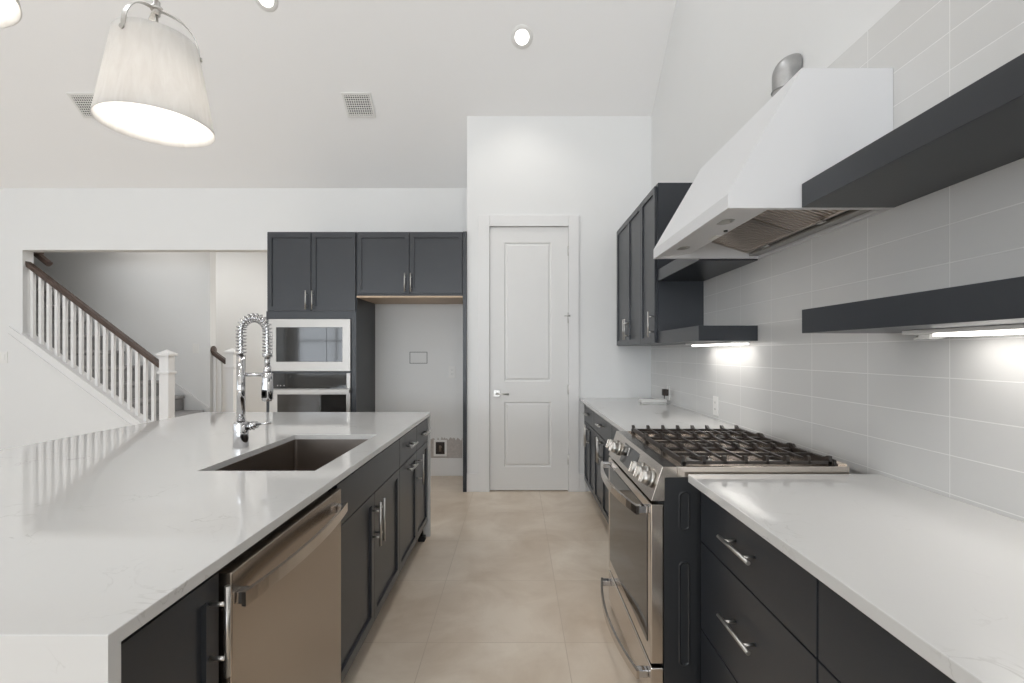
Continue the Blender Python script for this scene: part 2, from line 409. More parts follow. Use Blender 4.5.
MB().cyl((hx, YP-.007, hz), (hx, YP-.05, hz), .010).tube([(hx-.008, YP-.05, hz), (hx+.04, YP-.052, hz-.002), (hx+.115, YP-.05, hz-.004)], .0085).build('handle', M['nickel'], d, 'satin nickel lever handle')
for py in (251, 389.5, 459.5):
    z = sz(py, YP)
    MB().cyl((DX1+.002, YP-.008, z-.045), (DX1+.002, YP-.008, z+.045), .007, seg=12).build('hinge', M['nickel'], d, 'satin nickel hinge')
zs_ = sz(318, YP)
MB().cyl((DX1+.002, YP-.008, zs_-.05), (DX1+.002, YP-.008, zs_+.05), .006, seg=10).cyl((DX1-.035, YP-.02, zs_+.02), (DX1+.02, YP-.02, zs_+.02), .005, seg=10).build('door_stop', M['nickel'], d, 'small nickel hinge pin door stop')

# ------------------------------------------------------------------ cabinet builder
def fb(mb, face, pl, u0, u1, d0, d1, z0, z1, bev=0.0):
    if face == '+x': return mb.box(pl+d0, pl+d1, u0, u1, z0, z1, bev)
    if face == '-x': return mb.box(pl-d0, pl-d1, u0, u1, z0, z1, bev)
    return mb.box(u0, u1, pl-d0, pl-d1, z0, z1, bev)
def fp(face, pl, u, d, z):
    return {'+x': (pl+d, u, z), '-x': (pl-d, u, z), '-y': (u, pl-d, z)}[face]
def pull(face, pl, u, z, L, horiz, parent, stick=.035, r=.0058):
    mb = MB(); h = L/2; q = L*.30
    if horiz:
        mb.cyl(fp(face, pl, u-h, stick, z), fp(face, pl, u+h, stick, z), r, seg=14)
        for s in (-q, q): mb.cyl(fp(face, pl, u+s, 0.0005, z), fp(face, pl, u+s, stick, z), r*.8, seg=10)
    else:
        mb.cyl(fp(face, pl, u, stick, z-h), fp(face, pl, u, stick, z+h), r, seg=14)
        for s in (-q, q): mb.cyl(fp(face, pl, u, 0.0005, z+s), fp(face, pl, u, stick, z+s), r*.8, seg=10)
    return mb.build('handle', M['nickel'], parent, 'brushed nickel bar handle')
def slab(face, pl, u0, u1, z0, z1, parent, name='drawer'):
    mb = MB(); fb(mb, face, pl, u0, u1, -.02, 0, z0, z1, .0012)
    return mb.build(name, M['cab'], parent)
def shaker(face, pl, u0, u1, z0, z1, parent, fr=.057, name='door'):
    mb = MB(); fb(mb, face, pl, u0, u1, -.02, 0, z0, z1)
    n = {'+x': Vector((1, 0, 0)), '-x': Vector((-1, 0, 0)), '-y': Vector((0, -1, 0))}[face]
    bm = mb.bm; bm.normal_update(); bmesh.ops.recalc_face_normals(bm, faces=bm.faces[:])
    f = max(bm.faces, key=lambda f: f.normal.dot(n))
    bmesh.ops.inset_region(bm, faces=[f], thickness=.001, depth=0)
    bmesh.ops.inset_region(bm, faces=[f], thickness=fr, depth=0)
    bmesh.ops.inset_region(bm, faces=[f], thickness=.0012, depth=0)
    for v in f.verts: v.co -= n*.010
    return mb.build(name, M['cab'], parent)
def cabinet(name, label, face, pl, u0, u1, z0, z1, depth, fronts, group=None, toe=0.0, cat='cabinet', kickdepth=.07):
    c = fp(face, pl, (u0+u1)/2, -depth/2, 0 if toe else z0)
    T = thing(name, label, cat, c, group)
    mb = MB(); fb(mb, face, pl, u0, u1, -depth, -.0205, z0, z1)
    mb.build('carcass', M['cab'], T)
    if toe:
        mb = MB(); fb(mb, face, pl, u0+.001, u1-.001, -depth+.01, -kickdepth, 0, z0-.0005); mb.build('toe_kick', M['kick'], T, 'recessed toe kick board')
    for fdef in fronts:
        kind, a, b, za, zb = fdef[:5]
        o = slab(face, pl, a, b, za, zb, T) if kind == 'drawer' else slab(face, pl, a, b, za, zb, T, 'false_front') if kind == 'false' else shaker(face, pl, a, b, za, zb, T)
        for h in fdef[5:]:
            pull(face, pl, h[0], h[1], h[2], h[3], o)
    return T
g = .0018

# ------------------------------------------------------------------ kitchen island
CT = 0.879; ST = 0.024
IX0, IX1 = -2.24, -0.609
IY0, IY1 = .687*K, 3.28*K
SX0, SX1, SY0, SY1 = -1.14, -.72, 1.753, 2.528          # sink cut-out
def island_top():
    mb = MB(); bm = mb.bm
    def v(x, y, z): return bm.verts.new((x, y, z))
    zt, zb = CT, CT-ST; a, b = IY0+ST, IY1-ST
    def ring(x0, x1, y0, y1, z): return [v(x0, y0, z), v(x1, y0, z), v(x1, y1, z), v(x0, y1, z)]
    o_t = ring(IX0, IX1, IY0, IY1, zt); i_t = ring(SX0, SX1, SY0, SY1, zt)
    o_b = ring(IX0, IX1, a, b, zb); i_b = ring(SX0, SX1, SY0, SY1, zb)
    fo = ring(IX0, IX1, IY0, IY1, 0); fi = ring(IX0, IX1, a, b, 0)
    for k in range(4):
        n = (k+1) % 4
        bm.faces.new((o_t[k], o_t[n], i_t[n], i_t[k])); bm.faces.new((o_b[n], o_b[k], i_b[k], i_b[n]))
        bm.faces.new((i_t[k], i_t[n], i_b[n], i_b[k]))
    bm.faces.new((o_t[0], fo[0], fo[1], o_t[1])); bm.faces.new((o_t[2], fo[2], fo[3], o_t[3]))
    bm.faces.new((o_b[0], o_b[1], fi[1], fi[0])); bm.faces.new((o_b[2], o_b[3], fi[3], fi[2]))
    bm.faces.new((fo[0], fi[0], fi[1], fo[1])); bm.faces.new((fi[3], fo[3], fo[2], fi[2]))
    for i, (p, q) in ((1, (1, 2)), (0, (0, 3))):
        bm.faces.new((o_t[p], o_t[q], o_b[q], o_b[p]))
        bm.faces.new((o_t[p], o_b[p], fi[p], fo[p])); bm.faces.new((o_t[q], fo[q], fi[q], o_b[q]))
    bmesh.ops.recalc_face_normals(bm, faces=bm.faces[:]); bm.normal_update()
    ed = [e for e in bm.edges if len(e.link_faces) == 2 and e.calc_face_angle(0) > .6 and e.verts[0].co.z > .01 and e.verts[1].co.z > .01 and (e.verts[0].co.z > zt-.001 and e.verts[1].co.z > zt-.001)]
    bmesh.ops.bevel(bm, geom=ed, offset=.002, segments=2, affect='EDGES', profile=.5)
    return mb
solo(island_top(), 'island_worktop', M['quartz'], 'large white quartz island worktop with waterfall ends and a cut-out sink', 'worktop', ((IX0+IX1)/2, (IY0+IY1)/2, 0))
IF = -.625; ID = .58; IZ0, IZ1 = .11, CT-ST-.001
zt = .838
cabinet('base_cabinet', 'dark island base cabinet at the near waterfall end, left of the dishwasher', '+x', IF, IY0+ST+.002, .969*K, IZ0, IZ1, ID,
        [('door', IY0+ST+.006, .967*K, IZ0+.004, zt, (.967*K-.028, .731, .185, False))], 'island base cabinets', .1)
cabinet('base_cabinet', 'dark island sink cabinet with plain top panel and two doors, right of the dishwasher', '+x', IF, 1.603*K, 2.472*K, IZ0, IZ1, ID,
        [('false', 1.606*K, 2.470*K, .684, zt),
         ('door', 1.606*K, 2.0315*K, IZ0+.004, .680, (2.0315*K-.028, .555, .19, False)),
         ('door', 2.0345*K, 2.470*K, IZ0+.004, .680, (2.0345*K+.028, .555, .19, False))], 'island base cabinets', .1)
# sink cabinet is open on top so that the basin hangs in it
T = [o for o in COL.objects if o.get('label', '').startswith('dark island sink cabinet')][0]
for ch in list(T.children):
    if ch.name.startswith('carcass'):
        bpy.data.objects.remove(ch)
mb = MB()
fb(mb, '+x', IF, 1.603*K, 1.603*K+.018, -ID, -.0205, IZ0, IZ1); fb(mb, '+x', IF, 2.472*K-.018, 2.472*K, -ID, -.0205, IZ0, IZ1)
fb(mb, '+x', IF, 1.603*K+.018, 2.472*K-.018, -ID, -.0205, IZ0, IZ0+.018); fb(mb, '+x', IF, 1.603*K+.018, 2.472*K-.018, -ID, -ID+.018, IZ0+.018, IZ1)
fb(mb, '+x', IF, 1.603*K+.018, 2.472*K-.018, -.032, -.0205, IZ0+.018, IZ1)
mb.build('carcass', M['cab'], T)
m3 = (2.472+2.898)/2*K
cabinet('base_cabinet', 'dark island cabinet with one drawer over a pull-out front with a level handle', '+x', IF, 2.4725*K, 2.898*K, IZ0, IZ1, ID,
        [('drawer', 2.475*K, 2.896*K, .684, zt, (m3, .765, .155, True)),
         ('door', 2.475*K, 2.896*K, IZ0+.004, .680, (m3, .635, .155, True))], 'island base cabinets', .1)
m4 = (2.8985*K+IY1-ST)/2
T = cabinet('base_cabinet', 'dark island cabinet at the far end beside the fridge alcove, drawer over door', '+x', IF, 2.8985*K, IY1-ST-.002, IZ0, IZ1, ID,
        [('drawer', 2.901*K, IY1-ST-.005, .684, zt, (m4, .765, .155, True)),
         ('door', 2.901*K, IY1-ST-.005, IZ0+.004, .680, (2.901*K+.03, .560, .19, False))], 'island base cabinets', .1)
MB().box(IF-.05, IF-.004, IY1-ST-.10, IY1-ST-.05, .0, .035, .004).cyl((IF-.027, IY1-ST-.075, .035), (IF-.027, IY1-ST-.075, IZ0-.001), .010).build('levelling_foot', M['rubber'], T, 'black plastic levelling foot')
# island back panel (seating side)
solo(MB().box(IF-ID-.62, IF-ID-.602, IY0+ST+.002, IY1-ST-.002, 0, IZ1), 'island_back_panel', M['cab'], 'dark panel closing the seating side of the island', 'panel', (IF-ID-.61, (IY0+IY1)/2, 0))

# dishwasher
DF = -.606; D0, D1 = .979*K, 1.598*K
T = thing('dishwasher', 'stainless steel dishwasher with bowed handle in the island', 'dishwasher', (DF-.28, (D0+D1)/2, 0))
MB().box(DF-.56, DF-.045, D0, D1, .10, CT-ST-.012).build('tub', M['blackm'], T, 'black dishwasher body')
MB().box(DF-.044, DF, D0+.002, D1-.002, .115, .831, .003).build('door', M['steel_y'], T, 'stainless steel dishwasher door')
MB().box(DF-.11, DF-.06, D0, D1, 0, .099).build('toe_kick', M['blackm'], T)
def bow_handle(parent, p, axis_dir, a0, a1, zc_, stick, bow, hgt, th, name='handle', m='rsteel', bm_='chrome'):
    """flat bowed bar along Y, sticking out along axis_dir (+1 = +x)"""
    pts = []
    n = 16
    for i in range(n+1):
        t_ = i/n; y = a0+(a1-a0)*t_
        pts.append((p+axis_dir*(stick+bow*(1-(2*t_-1)**2)), y, zc_))
    h = MB().sweep(pts, [(-hgt/2, -th/2), (hgt/2, -th/2), (hgt/2, th/2), (-hgt/2, th/2)], (0, 0, 1))
    o = h.build(name, M[m], parent, 'bowed stainless bar handle')
    for y in (a0+.004, a1-.034):
        x0_, x1_ = p+axis_dir*.0005, p+axis_dir*(stick+.004)
        MB().box(x0_, x1_, y, y+.03, zc_-hgt/2+.002, zc_+hgt/2-.002, .002).build('bracket', M[bm_], o, 'chrome handle bracket')
    return o
bow_handle(T, DF, 1, D0+.012, D1-.012, .770, .020, .022, .031, .010)

# sink
def basin():
    mb = MB(); bm = mb.bm
    e = .004; zt_ = CT-ST-.0008; zb_ = zt_-.24
    x0, x1, y0, y1 = SX0-e, SX1+e, SY0-e, SY1+e
    mb.box(x0-.002, x1+.002, y0-.002, y1+.002, zb_-.002, zt_)
    bmesh.ops.recalc_face_normals(bm, faces=bm.faces[:]); bm.normal_update()
    f = max(bm.faces, key=lambda f: f.calc_center_median().z)
    bmesh.ops.inset_region(bm, faces=[f], thickness=.002, depth=0)
    r = bmesh.ops.extrude_discrete_faces(bm, faces=[f]); nf = r['faces'][0]
    for v in nf.verts: v.co.z -= .24
    ve = [e_ for e_ in bm.edges if e_.is_boundary is False]
    vert = [e_ for v in nf.verts for e_ in v.link_edges if abs(e_.verts[0].co.z-e_.verts[1].co.z) > .1]
    bmesh.ops.bevel(bm, geom=list(set(vert)), offset=.012, segments=4, affect='EDGES', profile=.5)
    return mb
T = thing('kitchen_sink', 'rectangular undermount stainless sink set into the island worktop', 'sink', ((SX0+SX1)/2, (SY0+SY1)/2, CT-ST-.245))
basin().build('basin', M['sink'], T)
MB().lathe([(.001, .001), (.035, .0012), (.043, .004), (.045, .001)], ((SX0+SX1)/2, (SY0+SY1)/2+.12, CT-ST-.2408)).build('drain', M['chrome'], T, 'round chrome drain')

# faucet
fx, fy = -1.232, 2.195
T = thing('kitchen_faucet', 'tall chrome pull-down faucet with coiled spring neck standing behind the sink', 'faucet', (fx, fy, CT))
u = fy/F
def fpt(px, py): return (fx+(px-239.3)*u, fy, sz(py, fy))
MB().lathe([(.0305, 0), (.032, .004), (.032, .105), (.030, .111), (.018, .112)], (fx, fy, CT+.0005)).lathe([(.0001, 0.0), (.0305, 0)], (fx, fy, CT+.0005)).build('base', M['chrome'], T)
MB().cyl(fpt(239.3, 424), fpt(239.3, 355), .0178).build('riser', M['chrome'], T)
R = 13.2*u; zs0 = sz(355, fy); zar = sz(331, fy)
path = [(fx, fy, zs0+(zar-zs0)*i/10) for i in range(10)]
path += [(fx+R-R*math.cos(PI*i/24), fy, zar+R*math.sin(PI*i/24)) for i in range(25)]
path += [(fx+2*R, fy, zar-(zar-zs0)*i/10) for i in range(1, 11)]
MB().tube(path, .0085, 12).build('hose', M['chrome'], T)
# coil following the path
L = [0]
for a, b in zip(path, path[1:]): L.append(L[-1]+(Vector(b)-Vector(a)).length)
turns = 27; coil = []
N_ = turns*14
j = 0
for i in range(N_+1):
    s = L[-1]*i/N_
    while j < len(L)-2 and L[j+1] < s: j += 1
    tt = (s-L[j])/max(1e-9, L[j+1]-L[j]); p = Vector(path[j]).lerp(Vector(path[j+1]), tt)
    tg = (Vector(path[min(j+1, len(path)-1)])-Vector(path[max(j-1, 0)])).normalized()
    n1 = Vector((0, 1, 0)); n2 = tg.cross(n1); a = 2*PI*turns*i/N_
    coil.append(p+(n1*math.cos(a)+n2*math.sin(a))*.0195)
MB().tube(coil, .0030, 6).build('spring', M['chrome'], T, 'chrome coil spring around the hose')
hx_ = fx+2*R
MB().cyl((hx_, fy, sz(353, fy)), (hx_, fy, sz(357, fy)), .021).cyl((hx_, fy, sz(357, fy)), (hx_, fy, sz(367, fy)), .0125).cyl((hx_, fy, sz(367, fy)), (hx_, fy, sz(374, fy)), .015, .018).build('collar', M['chrome'], T)
sp = MB().lathe([(.001, 0), (.021, 0), (.0235, .006), (.0245, .05), (.022, .10), (.019, .125), (.001, .127)], (hx_, fy, sz(401, fy))).build('spray_head', M['chrome'], T)
MB().lathe([(.001, 0), (.0115, .0), (.0135, .004), (.0001, .006)], (hx_-.002, fy-.0205, sz(384, fy)), axis='y', seg=20).cyl((hx_-.002, fy-.028, sz(393.5, fy)), (hx_-.002, fy-.02, sz(393.5, fy)), .011).box(hx_-.0135, hx_+.0095, fy-.028, fy-.02, sz(397.5, fy), sz(389.5, fy), .003).build('button', M['rubber'], sp, 'black spray buttons')
MB().cyl(fpt(242, 374.6), (hx_-.018, fy, sz(374.6, fy)), .0085).build('dock_arm', M['chrome'], T)
lv = MB().cyl((fx+.026, fy, sz(426.5, fy)), (fx+.073, fy, sz(424.5, fy)), .0155).cyl((fx+.043, fy, sz(426, fy)), (fx+.056, fy, sz(425.5, fy)), .020).build('valve', M['chrome'], T)
MB().cyl((fx+.073, fy, sz(424.5, fy)), (fx+.135, fy, sz(422.5, fy)), .0052).build('lever', M['chrome'], lv)

# ------------------------------------------------------------------ right-hand run
RF = .64; RC = .598
N1 = 1.60*K                          # far end of the near run
RGT0, RGT1 = 1.615*K, 2.355*K        # the range
F0 = 2.375*K
SR = .028
YN0 = -.9
solo(MB().box(RC, XR-.001, YN0, N1, CT-SR, CT, .002), 'quartz_worktop', M['quartz'], 'white quartz worktop in the near right foreground, this side of the range', 'worktop', ((RC+XR)/2, (YN0+N1)/2, CT-SR))
solo(MB().box(RC, XR-.001, F0, YP-.001, CT-SR, CT, .002), 'quartz_worktop', M['quartz'], 'white quartz worktop between the range and the pantry door wall', 'worktop', ((RC+XR)/2, (F0+YP)/2, CT-SR))
RD = XR-RF-.012
RZ1 = CT-SR-.001
def drawer_stack(name, label, a, b):
    m_ = (a+b)/2
    return cabinet(name, label, '-x', RF, a, b, .11, RZ1, RD,
        [('drawer', a+.003, b-.003, .651, .828, (m_, .752, .19, True)),
         ('drawer', a+.003, b-.003, .349, .646, (m_, .517, .19, True)),
         ('drawer', a+.003, b-.003, .114, .344, (m_, .25, .19, True))], 'near right drawer cabinets', .1)
drawer_stack('drawer_cabinet', 'charcoal three-drawer cabinet standing next to the range', .978*K, 1.597*K)
def drawer_door(label, a, b, grp, hz=.575):
    m_ = (a+b)/2
    return cabinet('base_cabinet', label, '-x', RF, a, b, .11, RZ1, RD,
        [('drawer', a+.003, b-.003, .672, .828, (m_, .76, .155, True)),
         ('door', a+.003, m_-.0015, .114, .667, (m_-.03, hz, .19, False)),
         ('door', m_+.0015, b-.003, .114, .667, (m_+.03, hz, .19, False))], grp, .1)
cabinet('drawer_cabinet', 'charcoal drawer cabinet nearest the camera at the bottom right edge', '-x', RF, .30*K, .977*K, .11, RZ1, RD,
        [('drawer', .30*K+.003, .977*K-.003, .651, .828), ('drawer', .30*K+.003, .977*K-.003, .349, .646), ('drawer', .30*K+.003, .977*K-.003, .114, .344)], 'near right drawer cabinets', .1)
drawer_door('charcoal base cabinet in the far corner against the pantry door wall', 3.7792*K, YP-.002, 'far right base cabinets')
drawer_door('charcoal base cabinet in the middle of the far run, between corner cabinet and range-side cabinet', 3.0702*K, 3.779*K, 'far right base cabinets')
drawer_door('charcoal base cabinet directly beyond the range', F0+.002, 3.07*K, 'far right base cabinets')

# ------------------------------------------------------------------ the range
T = thing('gas_range', 'stainless steel slide-in gas range with black grates', 'range', (.84, (RGT0+RGT1)/2, 0))
OF = .4735; RB = 1.17
body = MB().box(.522, RB, RGT0+.004, RGT1-.004, .06, .862)
for xx in (.58, 1.10):
    for yy in (RGT0+.06, RGT1-.06): body.cyl((xx, yy, 0), (xx, yy, .06), .018, seg=12)
body.build('body', M['blackm'], T, 'black enamel range body')
sp_ = MB().box(.5205, RB-.01, RGT0, RGT0+.0038, .05, .863, .001)
def rrect_ring(mb, x0, x1, z0, z1, rad, w, y0, y1):
    def loop(x0, x1, z0, z1, r, y):
        pts = []
        for cx, cz, a0 in ((x1-r, z1-r, 0), (x0+r, z1-r, 90), (x0+r, z0+r, 180), (x1-r, z0+r, 270)):
            for k in range(7):
                a = math.radians(a0+15*k); pts.append(mb.bm.verts.new((cx+r*math.cos(a), y, cz+r*math.sin(a))))
        return pts
    A = loop(x0, x1, z0, z1, rad, y1); B = loop(x0+w*.5, x1-w*.5, z0+w*.5, z1-w*.5, rad-w*.4, y0); C_ = loop(x0+w, x1-w, z0+w, z1-w, rad-w*.8, y1)
    n = len(A)
    for P, Q in ((A, B), (B, C_)):
        for i in range(n): mb.bm.faces.new((P[i], P[(i+1) % n], Q[(i+1) % n], Q[i]))
for z0, z1 in ((.675, .815), (.20, .57)):
    rrect_ring(sp_, .570, .612, z0, z1, .018, .009, RGT0-.003, RGT0)
    rrect_ring(sp_, .80, 1.10, z0, z1, .03, .009, RGT0-.003, RGT0)
sp_.build('side_panel', M['blackm'], T, 'black embossed side panel')
# oven door
od = MB().box(OF, .5195, RGT0+.002, RGT1-.002, .207, .768, .004).build('oven_door', M['rsteel'], T, 'stainless steel oven door')
MB().box(OF-.0022, OF+.002, RGT0+.045, RGT1-.045, .262, .735, .001).build('window', M['bglass'], od, 'black glass oven window')
bow_handle(od, OF, -1, RGT0+.03, RGT1-.03, .738, .038, .040, .030, .011)
MB().box(.500, .5215, RGT0+.005, RGT1-.005, .769, .7795).build('vent_gap', M['rubber'], T, 'black gap under the control panel')
dr = MB().box(OF, .5195, RGT0+.002, RGT1-.002, .045, .193, .004).build('drawer', M['rsteel'], T, 'stainless warming drawer')
bow_handle(dr, OF, -1, RGT0+.03, RGT1-.03, .150, .038, .040, .030, .011)
# control panel, sloped
CZ = .9015
cp = MB().prism([(.4745, .780), (.514, CZ), (.567, CZ), (.567, .864), (.5225, .864), (.5225, .780)], 'y', RGT0, RGT1, .0015).build('control_panel', M['rsteel'], T, 'sloped stainless control panel')
nrm = Vector((-(CZ-.780), 0, .514-.4745)).normalized()         # outward normal of the slope
def on_slope(t_): return Vector((.4745+(.514-.4745)*t_, 0, .780+(CZ-.780)*t_))
Wd = RGT1-RGT0
for fr in (.075, .170, .265, .79, .885):
    c = on_slope(.50)+Vector((0, RGT0+Wd*fr, 0))
    k = MB().cyl(c+nrm*.001, c+nrm*.012, .030, .029, 28).cyl(c+nrm*.012, c+nrm*.040, .0245, .0225, 28).build('knob', M['nickel'], T, 'round stainless burner knob')
    tdir = Vector((.514-.4745, 0, CZ-.780)).normalized()
    g_ = MB(); g_.box(-.0045, .0045, -.0045, .0045, -.021, .021, .0015)
    rot = Matrix((( -nrm.x, 0, tdir.x), (0, 1, 0), (-nrm.z, 0, tdir.z))).to_4x4()
    bmesh.ops.transform(g_.bm, matrix=Matrix.Translation(c+nrm*.0445) @ rot, verts=g_.bm.verts[:])
    g_.build('grip', M['rsteel'], k)
a, b = on_slope(.18)+nrm*.0012, on_slope(.86)+nrm*.0012
dm = MB(); y0, y1 = RGT0+Wd*.37, RGT0+Wd*.70
A_ = [dm.bm.verts.new((p.x, y, p.z)) for p in (a, b) for y in (y0, y1)]
B_ = [dm.bm.verts.new((p.x-nrm.x*.002, y, p.z-nrm.z*.002)) for p in (a, b) for y in (y0, y1)]
for q in ((0, 1, 3, 2), ): dm.bm.faces.new([A_[i] for i in q]); dm.bm.faces.new([B_[i] for i in q][::-1])
for i, j_ in ((0, 1), (1, 3), (3, 2), (2, 0)): dm.bm.faces.new((A_[i], A_[j_], B_[j_], B_[i]))
dsp = dm.build('display', M['bglass'], cp, 'black glass touch display')
# cooktop deck
M['deck'] = mat('cooktop_steel', (0.86, 0.72, 0.60, 1), 0.26, 0.75, var=0.03)
MB().box(.5675, RB, RGT0+.0125, RGT1-.0125, .8635, .885).box(RB-.03, RB, RGT0+.012, RGT1-.012, .885, CZ+.006, .001).build('cooktop', M['deck'], T, 'stainless cooktop deck')
for a, b in ((RGT0, RGT0+.012), (RGT1-.012, RGT1)): MB().box(.5675, RB, a, b, .8635, CZ, .001).build('side_trim', M['rsteel'], T, 'stainless side trim')
bs = [(.70, .20, .042), (.70, .80, .042), (.99, .20, .036), (.99, .80, .036), (.845, .50, .05)]
for bx_, fr, r_ in bs:
    c = (bx_, RGT0+Wd*fr, .8852)
    bn = MB().lathe([(.001, .0), (r_*1.15, .0), (r_*1.1, .010), (r_*.9, .012), (.001, .012)], c, 28).build('burner', M['nickel'], T, 'aluminium burner ring')
    MB().lathe([(.001, .0125), (r_*.85, .0125), (r_*.88, .018), (r_*.7, .021), (.001, .0215)], c, 28).build('cap', M['iron'], bn, 'black burner cap')
# grates
GZ = .924
gx0, gx1 = .585, 1.125
for k in range(3):
    a, b = RGT0+.016+(Wd-.032)/3*k+.002, RGT0+.016+(Wd-.032)/3*(k+1)-.002
    mb = MB()
    for y in (a, b-.012): mb.box(gx0, gx1, y, y+.010, GZ-.020, GZ-.008, .002)
    for i in range(8):
        x = gx0+.004+(gx1-gx0-.018)*i/7
        z0 = GZ-.020 if i in (0, 7) else GZ-.010
        mb.box(x, x+.009, a+.004, b-.004, z0, GZ, .002)
        for y, s_ in ((a, 1), (b, -1)): mb.prism([(y, GZ-.02), (y+s_*.040, GZ-.004), (y+s_*.012, GZ+.010), (y, GZ+.010)], 'x', x-.001, x+.010)
    ym = (a+b)/2
    mb.box(gx0+.01, gx1-.01, ym-.004, ym+.004, GZ-.014, GZ-.003, .001)
    for x in (gx0+.006, gx1-.018):
        for y in (a, b-.012): mb.box(x, x+.012, y, y+.012, .8855, GZ-.01)
    mb.build('grate', M['iron'], T, 'black cast iron grate')
# rear guard rails behind the grates
MB().box(1.130, 1.139, RGT0+.02, RGT1-.02, .886, GZ-.004, .002).build('rear_rail', M['iron'], T, 'black rear rail')

# ------------------------------------------------------------------ range hood
HY0, HY1 = 1.545*K, 2.383*K; HZ0 = 1.787; HX = .712; HT = 2.257; HTX = .959
T = thing('range_hood', 'large white sloped range hood on the tiled wall above the range', 'range hood', ((HX+XR)/2, (HY0+HY1)/2, HZ0))
prof = [(XR-.001, HZ0), (HX, HZ0), (HX, HZ0+.048), (HTX, HT), (XR-.001, HT)]
def hood_shell():
    mb = MB(); bm = mb.bm
    A = [bm.verts.new((x, HY0, z)) for x, z in prof]; B = [bm.verts.new((x, HY1, z)) for x, z in prof]
    bm.faces.new(A); bm.faces.new(B[::-1])
    for i in range(1, 5): bm.faces.new((A[i], B[i], B[(i+1) % 5], A[(i+1) % 5]))
    # rim and recess underneath
    e = .022
    def rg(z, i): return [bm.verts.new((HX+i, HY0+i, z)), bm.verts.new((XR-.001-i, HY0+i, z)), bm.verts.new((XR-.001-i, HY1-i, z)), bm.verts.new((HX+i, HY1-i, z))]
    O = [A[1], A[0], B[0], B[1]]; I = rg(HZ0, e); J = rg(HZ0+.17, e)
    for v_ in (J[0], J[3]): v_.co.x = HX+.125
    for k in range(4):
        n = (k+1) % 4
        bm.faces.new((O[k], O[n], I[n], I[k])); bm.faces.new((I[k], I[n], J[n], J[k]))
    bm.faces.new(J)
    return mb
hs = hood_shell().build('canopy', M['hood'], T)
# underside: light and control strip at the front, tilted filters behind
SXF = HX+.178
MB().prism([(HX+.0225, HZ0+.004), (SXF, HZ0+.020), (SXF, HZ0+.05), (HX+.0225, HZ0+.05)], 'y', HY0+.0225, HY1-.0225).build('light_strip', M['hood'], T, 'white strip with lamps and switches')
def strip_z(x): return HZ0+.004+.016*(x-HX-.0225)/(SXF-HX-.0225)
xl = .781
for yy in (1.853, 2.322):
    MB().lathe([(.031, .004), (.031, -.001), (.040, -.001), (.043, .004)], (xl, yy, strip_z(xl)), 28).build('lamp_ring', M['nickel'], T, 'metal lamp ring')
    MB().lathe([(.0005, -.0003), (.0305, -.0003)], (xl, yy, strip_z(xl)-.001), 28).build('lamp', M['lens'], T, 'round hood lamp')
xs_ = .862
MB().box(xs_-.012, xs_+.012, 2.09, 2.17, strip_z(xs_)-.005, strip_z(xs_)+.003, .001).build('switch', M['plast'], T, 'small white hood switch')
MB().cyl((xs_, 2.015, strip_z(xs_)-.006), (xs_, 2.015, strip_z(xs_)+.003), .008).build('switch', M['grille'], T, 'small dark hood button')
fa, fbk = Vector((.895, 0, HZ0+.118)), Vector((1.185, 0, HZ0+.028))
fdir = (fbk-fa).normalized(); fn = Vector((fdir.z, 0, -fdir.x))           # fn points down
if fn.z > 0: fn = -fn
FL = (fbk-fa).length
for k in range(2):
    a = HY0+.03+(HY1-HY0-.06)/2*k+.003; b = HY0+.03+(HY1-HY0-.06)/2*(k+1)-.003
    fl = MB()
    fl.box(0, FL, a, b, -.012, -.009)
    n = 16; st = (b-a-.024)/n
    for i in range(n):
        y = a+.012+st*i
        fl.prism([(y, -.009), (y+st*.66, -.009), (y+st*.54, .004), (y+st*.12, .004)], 'x', .012, FL-.012)
    for y in (a, b-.012): fl.box(0, FL, y, y+.012, -.009, .006)
    for x in (0, FL-.012): fl.box(x, x+.012, a+.012, b-.012, -.009, .006)
    rot = Matrix(((fdir.x, 0, fn.x), (0, 1, 0), (fdir.z, 0, fn.z))).to_4x4()
    bmesh.ops.transform(fl.bm, matrix=Matrix.Translation(fa) @ rot, verts=fl.bm.verts[:])
    fo = fl.build('baffle_filter', M['filter'], T, 'steel baffle grease filter')
    MB().box(fbk.x-.022, fbk.x-.004, (a+b)/2-.02, (a+b)/2+.02, HZ0+.012, HZ0+.018, .001).build('latch', M['nickel'], fo)
MB().box(1.192, 1.235, HY0+.03, HY1-.03, HZ0+.008, HZ0+.024, .002).build('grease_tray', M['steel'], T, 'stainless grease tray')
# flexible duct on top
dyc, dzb, dR, dr_ = 2.22, 2.55, .045, .055
dp = [(XR-dR, dyc, HT+.0005), (XR-dR, dyc, HT+.15)]+[(XR-.003-dR*math.cos(PI/2*i/12), dyc, dzb+dR*math.sin(PI/2*i/12)) for i in range(13)]
du = MB().tube(dp, dr_, 24)
for i in range(7): du.tube([(XR-dR+dr_*1.04*math.cos(2*PI*j/24), dyc+dr_*1.04*math.sin(2*PI*j/24), HT+.02+.035*i) for j in range(25)], .004, 5, False)
du.build('duct', M['duct'], T, 'grey galvanised duct elbow')

